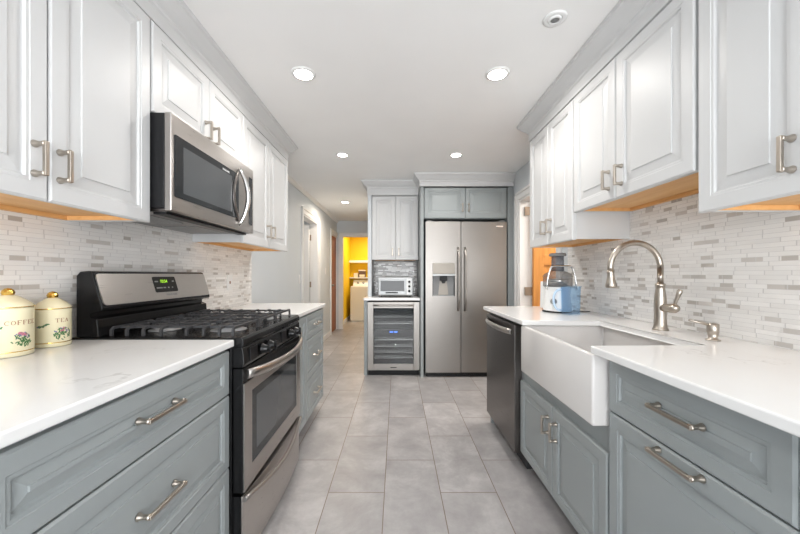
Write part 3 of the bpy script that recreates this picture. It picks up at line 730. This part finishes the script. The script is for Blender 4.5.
# ------------------------------------------------------------------ juicer and pitcher
jx, jy = 1.078, 2.235
t = thing('juicer', 'white and smoked plastic juice extractor on the far counter', 'juicer', (jx, jy, .91))
b = MB().lathe([(.092, .004), (.094, .012), (.088, .05), (.083, .11), (.084, .155), (.088, .168)], (jx, jy, .91), n=28, sx=.95); part('base', b, 'plate', t)
part('foot_ring', MB().lathe([(.088, 0), (.095, .002), (.095, .008), (.09, .012)], (jx, jy, .91), n=28), 'blackm', t)
b = MB().lathe([(.086, .170), (.090, .174), (.090, .226), (.088, .230)], (jx, jy, .91), n=28); part('bowl', b, 'smoke', t)
b = MB().lathe([(.060, .172), (.066, .20), (.074, .222)], (jx, jy, .91), n=24); part('strainer', b, 'chrome', t)
b = MB().lathe([(.092, .231), (.092, .240), (.080, .256), (.055, .268), (.044, .272)], (jx, jy, .91), n=28); part('lid', b, 'smoke', t)
b = MB().lathe([(.040, .272), (.038, .372)], (jx, jy, .91), n=22); part('feed_tube', b, 'tube', t)
b = MB().lathe([(.050, .372), (.052, .376), (.052, .388), (.047, .392), (.001, .393)], (jx, jy, .91), n=24); part('pusher_cap', b, 'greyp', t)
b = MB().tube([(jx-.097+.194*(.5-.5*math.cos(PI*i/16)), jy-.055, .91+.15+.155*min(1, math.sin(PI*i/16)*1.35)) for i in range(17)], .0055, 10); part('locking_arm', b, 'chrome', t)
b = MB().lathe([(.02, 0), (.02, -.012), (.016, -.018), (.001, -.0185)], (jx-.060, jy-.064, .985), 'y', 16); part('dial', b, 'silver', t)
b = MB().lathe([(.060, .01), (.064, .02), (.06, .19), (.058, .20)], (jx+.02, jy+.162, .91), n=20); 
part('pulp_bin', b, 'plate', t)
b = MB().tube([(jx+.06, jy+.06, .925), (jx+.11, jy+.04, .914), (jx+.14, jy+.0, .9135), (jx+.17, jy-.03, .9135), (jx+.205, jy-.02, .914)], .0032, 8); part('cord', b, 'blackm', t)
px, py = 1.088, 2.085
t = thing('juice_pitcher', 'pale blue clear plastic juice pitcher in front of the juicer', 'pitcher', (px, py, .911))
b = MB().lathe([(.048, .001), (.052, .004), (.056, .165), (.058, .172), (.0555, .172), (.0535, .165), (.0495, .008), (.001, .007)], (px, py, .91), n=28, cap=False); part('jug', b, 'bluep', t)
b = MB().lathe([(.060, .1725), (.060, .178), (.03, .181), (.001, .1815)], (px, py, .91), n=28); part('lid', b, 'bluep', t)
hd = Vector((-.88, .30, 0)).normalized()
b = MB(); pts = []
for i in range(15):
    a = PI*i/14; pts.append(Vector((px, py, .91+.09+.066*math.cos(a)))+hd*(.050+.048*math.sin(a)**.7))
b.tube(pts, .0075, 10, 0, True, (1, .8)); part('handle', b, mat('blue_handle', (.48, .62, .78), .2), t)

# ------------------------------------------------------------------ canisters
def canister(word, label, x, y, r, h, face):
    t = thing('canister', label, 'canister', (x, y, .91), 'cream ceramic canisters'); c = (x, y, .911)
    b = MB().lathe([(r*.97, 0), (r, .004), (r, h-.006), (r*1.02, h-.004), (r*1.02, h)], c, n=40); body = part('body', b, 'cream', t)
    b = MB().lathe([(r*1.0, h+.0005), (r*1.03, h+.003), (r*1.0, h+.008), (r*.75, h+.022), (r*.40, h+.036), (r*.25, h+.040)], c, n=40); lid = part('lid', b, 'cream', t)
    k = h+.038
    b = MB().lathe([(.010, k), (.014, k+.003), (.0155, k+.010), (.013, k+.017), (.0075, k+.022), (.001, k+.024)], c, n=14, smooth=False); part('knob', b, 'gold', lid)
    b = MB().lathe([(r*1.004, .013), (r*1.008, .0145), (r*1.004, .016)], c, n=40, cap=False); part('gilt_band', b, 'gold', body)
    b = MB().lathe([(r*1.032, h+.0022), (r*1.036, h+.0035), (r*1.03, h+.005)], c, n=40, cap=False); part('gilt_rim', b, 'gold', lid)
    a0 = math.radians(face); rr = r+.0003
    def C(s, z, d): return Vector((x+(rr+d)*math.cos(a0+s/r), y+(rr+d)*math.sin(a0+s/r), .911+z))
    b = MB()
    # serif capitals drawn as strokes
    cw, ch, tk, tn = .0105, .0125, .0018, .0009
    G = {'T': [('b', 0, 1, 1, tn), ('v', .5, 0, 1, tk), ('v', .04, .82, 1, tn), ('v', .96, .82, 1, tn), ('b', .3, .7, 0, tn)],
         'E': [('v', .2, 0, 1, tk), ('b', .05, .9, 1, tn), ('b', .2, .7, .52, tn), ('b', .05, .95, 0, tn), ('v', .9, .82, 1, tn), ('v', .95, 0, .2, tn)],
         'F': [('v', .2, 0, 1, tk), ('b', .05, .9, 1, tn), ('b', .2, .7, .52, tn), ('b', .05, .4, 0, tn), ('v', .9, .82, 1, tn)],
         'A': [('d', .12, .5, tn), ('d', .88, .5, tk), ('b', .25, .75, .35, tn), ('b', 0, .25, 0, tn), ('b', .75, 1, 0, tn)],
         'O': [('o', 0, 360, 0, tk)], 'C': [('o', 45, 315, 0, tk), ('v', .88, .7, .95, tn)]}
    W = len(word)*cw*1.22; zt = h*.66
    for i, chh in enumerate(word):
        ox = -W/2+i*cw*1.22
        def Q(u, v): return (ox+u*cw, zt+v*ch)
        def quad(p): 
            o = len(b.v)
            b.v += [C(s_, z_, .0) for s_, z_ in p]+[C(s_, z_, .0006) for s_, z_ in p]
            for f in ((4, 5, 6, 7), (0, 1, 5, 4), (1, 2, 6, 5), (2, 3, 7, 6), (3, 0, 4, 7), (3, 2, 1, 0)): b.face([o+k_ for k_ in f])
        for s_ in G[chh]:
            if s_[0] == 'b':
                (p0, q0), (p1, q1) = Q(s_[1], s_[3]), Q(s_[2], s_[3]); quad([(p0, q0-s_[4]/2), (p1, q0-s_[4]/2), (p1, q0+s_[4]/2), (p0, q0+s_[4]/2)])
            elif s_[0] == 'v':
                (p0, q0), (_, q1) = Q(s_[1], s_[2]), Q(s_[1], s_[3]); quad([(p0-s_[4]/2, q0), (p0+s_[4]/2, q0), (p0+s_[4]/2, q1), (p0-s_[4]/2, q1)])
            elif s_[0] == 'd':
                (p0, q0), (p1, q1) = Q(s_[1], 0), Q(s_[2], 1); quad([(p0-s_[3]/2, q0), (p0+s_[3]/2, q0), (p1+s_[3]/2, q1), (p1-s_[3]/2, q1)])
            else:
                n = 16
                for k_ in range(n):
                    aa, ab = math.radians(s_[1]+(s_[2]-s_[1])*k_/n), math.radians(s_[1]+(s_[2]-s_[1])*(k_+1)/n)
                    def E(a, kx, ky): return Q(.5+kx*math.cos(a), .5+ky*math.sin(a))
                    quad([E(aa, .34, .44), E(aa, .5, .51), E(ab, .5, .51), E(ab, .34, .44)])
    part('lettering', b, 'brown', body)
    # painted sprays of flowers
    rng = random.Random(len(word)*11)
    b = MB()
    def dab(s_, z_, l, wd, ang, m, FN=C):
        n = 8; pts = []
        for i in range(n):
            a = 2*PI*i/n; u, v = l*math.cos(a), wd*math.sin(a)
            pts.append((s_+u*math.cos(ang)-v*math.sin(ang), z_+u*math.sin(ang)+v*math.cos(ang)))
        o = len(b.v); d0 = rng.uniform(.0002, .0006)
        b.v += [FN(p, q, 0) for p, q in pts]+[FN(p, q, d0) for p, q in pts]
        for i in range(n): b.face([o+i, o+(i+1) % n, o+n+(i+1) % n, o+n+i], m)
        b.face([o+n+i for i in range(n)], m)
    zc = h*.34
    for i in range(54):
        a = rng.uniform(0, 2*PI); q = rng.random()**.6; s_, z_ = .025*q*math.cos(a), zc+.021*q*math.sin(a)
        dab(s_, z_, .0044, .0015, rng.uniform(.5, 2.6), 0)
    for i in range(16):
        a = rng.uniform(.1, PI-.1); q = rng.uniform(.5, 1); dab(.023*q*math.cos(a), zc+.002+.021*q*math.sin(a), .0021, .0019, 0, 2)
    for i in range(9 if word == 'COFFEE' else 3): dab(rng.uniform(-.010, .010), zc+.013+rng.uniform(-.004, .008), .0042, .003, rng.uniform(0, 3), 1)
    for i in range(12):
        q = i/11; dab(-r*1.05-.012+.026*q, h*.55+.010*q*q+rng.uniform(-.0015, .0015), .0055, .0022, rng.uniform(-.6, 1.2), 0 if i % 4 else 2)
    part('flower_spray', b, ['leaf', 'pink', 'violet'], body)
    b = MB()
    def Lf(s_, q, d):
        rad = r*(1.0-q*.6)+.0004; z = h+.008+ (r*1.0-rad)*.62+.0012+d
        return Vector((x+rad*math.cos(a0+s_/r), y+rad*math.sin(a0+s_/r), .911+z))
    for i in range(14):
        q = i/13; dab(-.016+.036*q-.012, .32+.25*math.sin(PI*q)+rng.uniform(-.04, .04), .0035, .028, rng.uniform(-.4, .4), 0 if i % 3 else 1, Lf)
    part('lid_spray', b, ['leaf', 'pink', 'violet'], lid)
canister('COFFEE', 'cream ceramic canister lettered COFFEE with a gold-knobbed lid', -1.203, 1.03, .056, .146, -9)
canister('TEA', 'cream ceramic canister lettered TEA beside the range', -1.212, 1.172, .049, .128, -14)

# ------------------------------------------------------------------ outlets, switches
def outlet(name, label, F, s, z, hw=.036, hh=.058, kind='outlet', cat='outlet'):
    t = thing(name, label, cat, tuple(F(s, z, 0)))
    part('plate', MB().box(s-hw, s+hw, z-hh, z+hh, .0005, .006, F, .002), 'plate', t)
    if kind == 'gfci':
        part('button', MB().box(s-.009, s+.009, z-.010, z+.010, .006, .008, F, .001), 'rust', t)
    if kind in ('outlet', 'gfci'):
        for dz in (-.024, .024): part('socket', MB().prism(rrect(s-.016, s+.016, z+dz-.013, z+dz+.013, .006), .006, .0072, F), 'plate', t)
    else: part('toggle', MB().box(s-.015, s+.015, z-.032, z+.032, .006, .009, F, .001), 'plate', t)
TL, TR = FL(-1.267), FR(1.312)
outlet('wall_outlet', 'white outlet with a rust-coloured button on the tile beyond the range', TL, 2.515, 1.10, kind='gfci')
outlet('wall_outlet', 'white outlet plate low on the tile behind the tea canister', TL, 1.130, 1.045, .058, .036)
outlet('wall_outlet', 'white outlet on the tile behind the faucet spray head', TR, 2.085, 1.128)
WL = FL(XL)
outlet('light_switch', 'white light switch beside the nearer hallway door', WL, 4.34, 1.10, kind='switch', cat='switch')
outlet('light_switch', 'white light switch between the two hallway doors', WL, 5.95, 1.22, kind='switch', cat='switch')

# ------------------------------------------------------------------ ceiling lights
def can(x, y, r, label, col, power):
    t = thing('recessed_light', label, 'ceiling light', (x, y, CZ), 'recessed ceiling lights')
    part('trim_ring', MB().lathe([(r*.86, CZ-.0005), (r*1.2, CZ-.0005), (r*1.22, CZ-.003), (r*1.1, CZ-.008), (r*.9, CZ-.0085)], (x, y, 0), n=32, cap=False), 'trim', t)
    part('lens', MB().lathe([(r*.9, CZ-.001), (r*.9, CZ-.006), (.001, CZ-.0065)], (x, y, 0), n=32, cap=False), 'lens', t)
    area('lamp', (x, y, CZ-.003), (0, 0, 0), r*1.7, r*1.7, power, col, 'DISK', 165)
WC = (1, .965, .92)
can(-.528, 1.88, .056, 'round recessed ceiling light above the range, left one of the nearer pair', WC, DOWN_W)
can(.567, 1.88, .056, 'round recessed ceiling light in front of the sink cabinets, right one of the nearer pair', WC, DOWN_W)
can(-.516, 3.15, .050, 'round recessed ceiling light near the hallway mouth, left one of the farther pair', WC, DOWN_W)
can(.558, 3.15, .050, 'round recessed ceiling light just in front of the refrigerator', WC, DOWN_W)
can(-.814, 5.213, .060, 'round recessed ceiling light down the hallway', (1, .86, .70), HALL_W)
t = thing('ceiling_fitting', 'small white round fitting with a grey centre on the ceiling by the sink cabinets', 'ceiling fitting', (.70, 1.476, CZ))  # round ceiling fitting with an eyeball centre
c = (.70, 1.476, 0)
part('rim', MB().lathe([(.030, CZ-.0005), (.050, CZ-.0005), (.050, CZ-.004), (.042, CZ-.007), (.031, CZ-.006)], c, n=30, cap=False), 'plate', t)
part('eyeball', MB().lathe([(.029, CZ-.001), (.028, CZ-.009), (.020, CZ-.012), (.018, CZ-.008)], c, n=26, cap=False), 'plate', t)
part('centre', MB().lathe([(.0185, CZ-.006), (.010, CZ-.010), (.001, CZ-.011)], c, n=20, cap=False), 'greyp', t)

# ------------------------------------------------------------------ laundry room
t = thing('washing_machine', 'white top-loading washing machine in the yellow laundry room', 'washing machine', (-.80, 8.5, 0))
part('body', MB().box(-1.150, -.46, 8.2, 8.86, .02, .865, bev=.012).box(-1.13, -.48, 8.23, 8.84, 0, .02), 'wash', t)
part('lid', MB().box(-1.10, -.51, 8.25, 8.66, .866, .880, bev=.005), 'wash', t)
part('console', MB().prism([(8.70, .866), (8.88, .866), (8.88, 1.02), (8.80, 1.02)], -1.150, -.46, lambda y, z, x: Vector((x, y, z)), .006), 'wash', t)
b = MB()
for x in (-1.02, -.88, -.66): b.lathe([(.03, 0), (.028, -.02), (.001, -.021)], (x, 8.745, .945), 'y', 14)
part('dial', b, 'silver', t)
single('shelf', MB().box(-1.245, .39, 8.70, 8.949, 1.06, 1.085, bev=.003), 'trim', 'lower white shelf above the washing machine holding small boxes', 'shelf', 'laundry shelves')
single('shelf', MB().box(-1.245, .39, 8.70, 8.949, 1.47, 1.53, bev=.003), 'trim', 'upper white shelf in the yellow laundry room', 'shelf', 'laundry shelves')
t = thing('storage_box', 'dark box with a pale label on the laundry shelf', 'box', (-.93, 8.82, 1.086))
part('body', MB().box(-1.01, -.83, 8.76, 8.90, 1.086, 1.25, bev=.003), 'boxd', t); part('front_label', MB().box(-.99, -.85, 8.757, 8.7595, 1.10, 1.16), 'boxl', t); part('lid', MB().box(-1.015, -.825, 8.755, 8.905, 1.2505, 1.28, bev=.003), 'boxl', t)
t = thing('storage_box', 'small pale box left of the dark box on the laundry shelf', 'box', (-1.09, 8.82, 1.086))
part('body', MB().box(-1.14, -1.03, 8.78, 8.89, 1.086, 1.20, bev=.003), 'boxl', t)
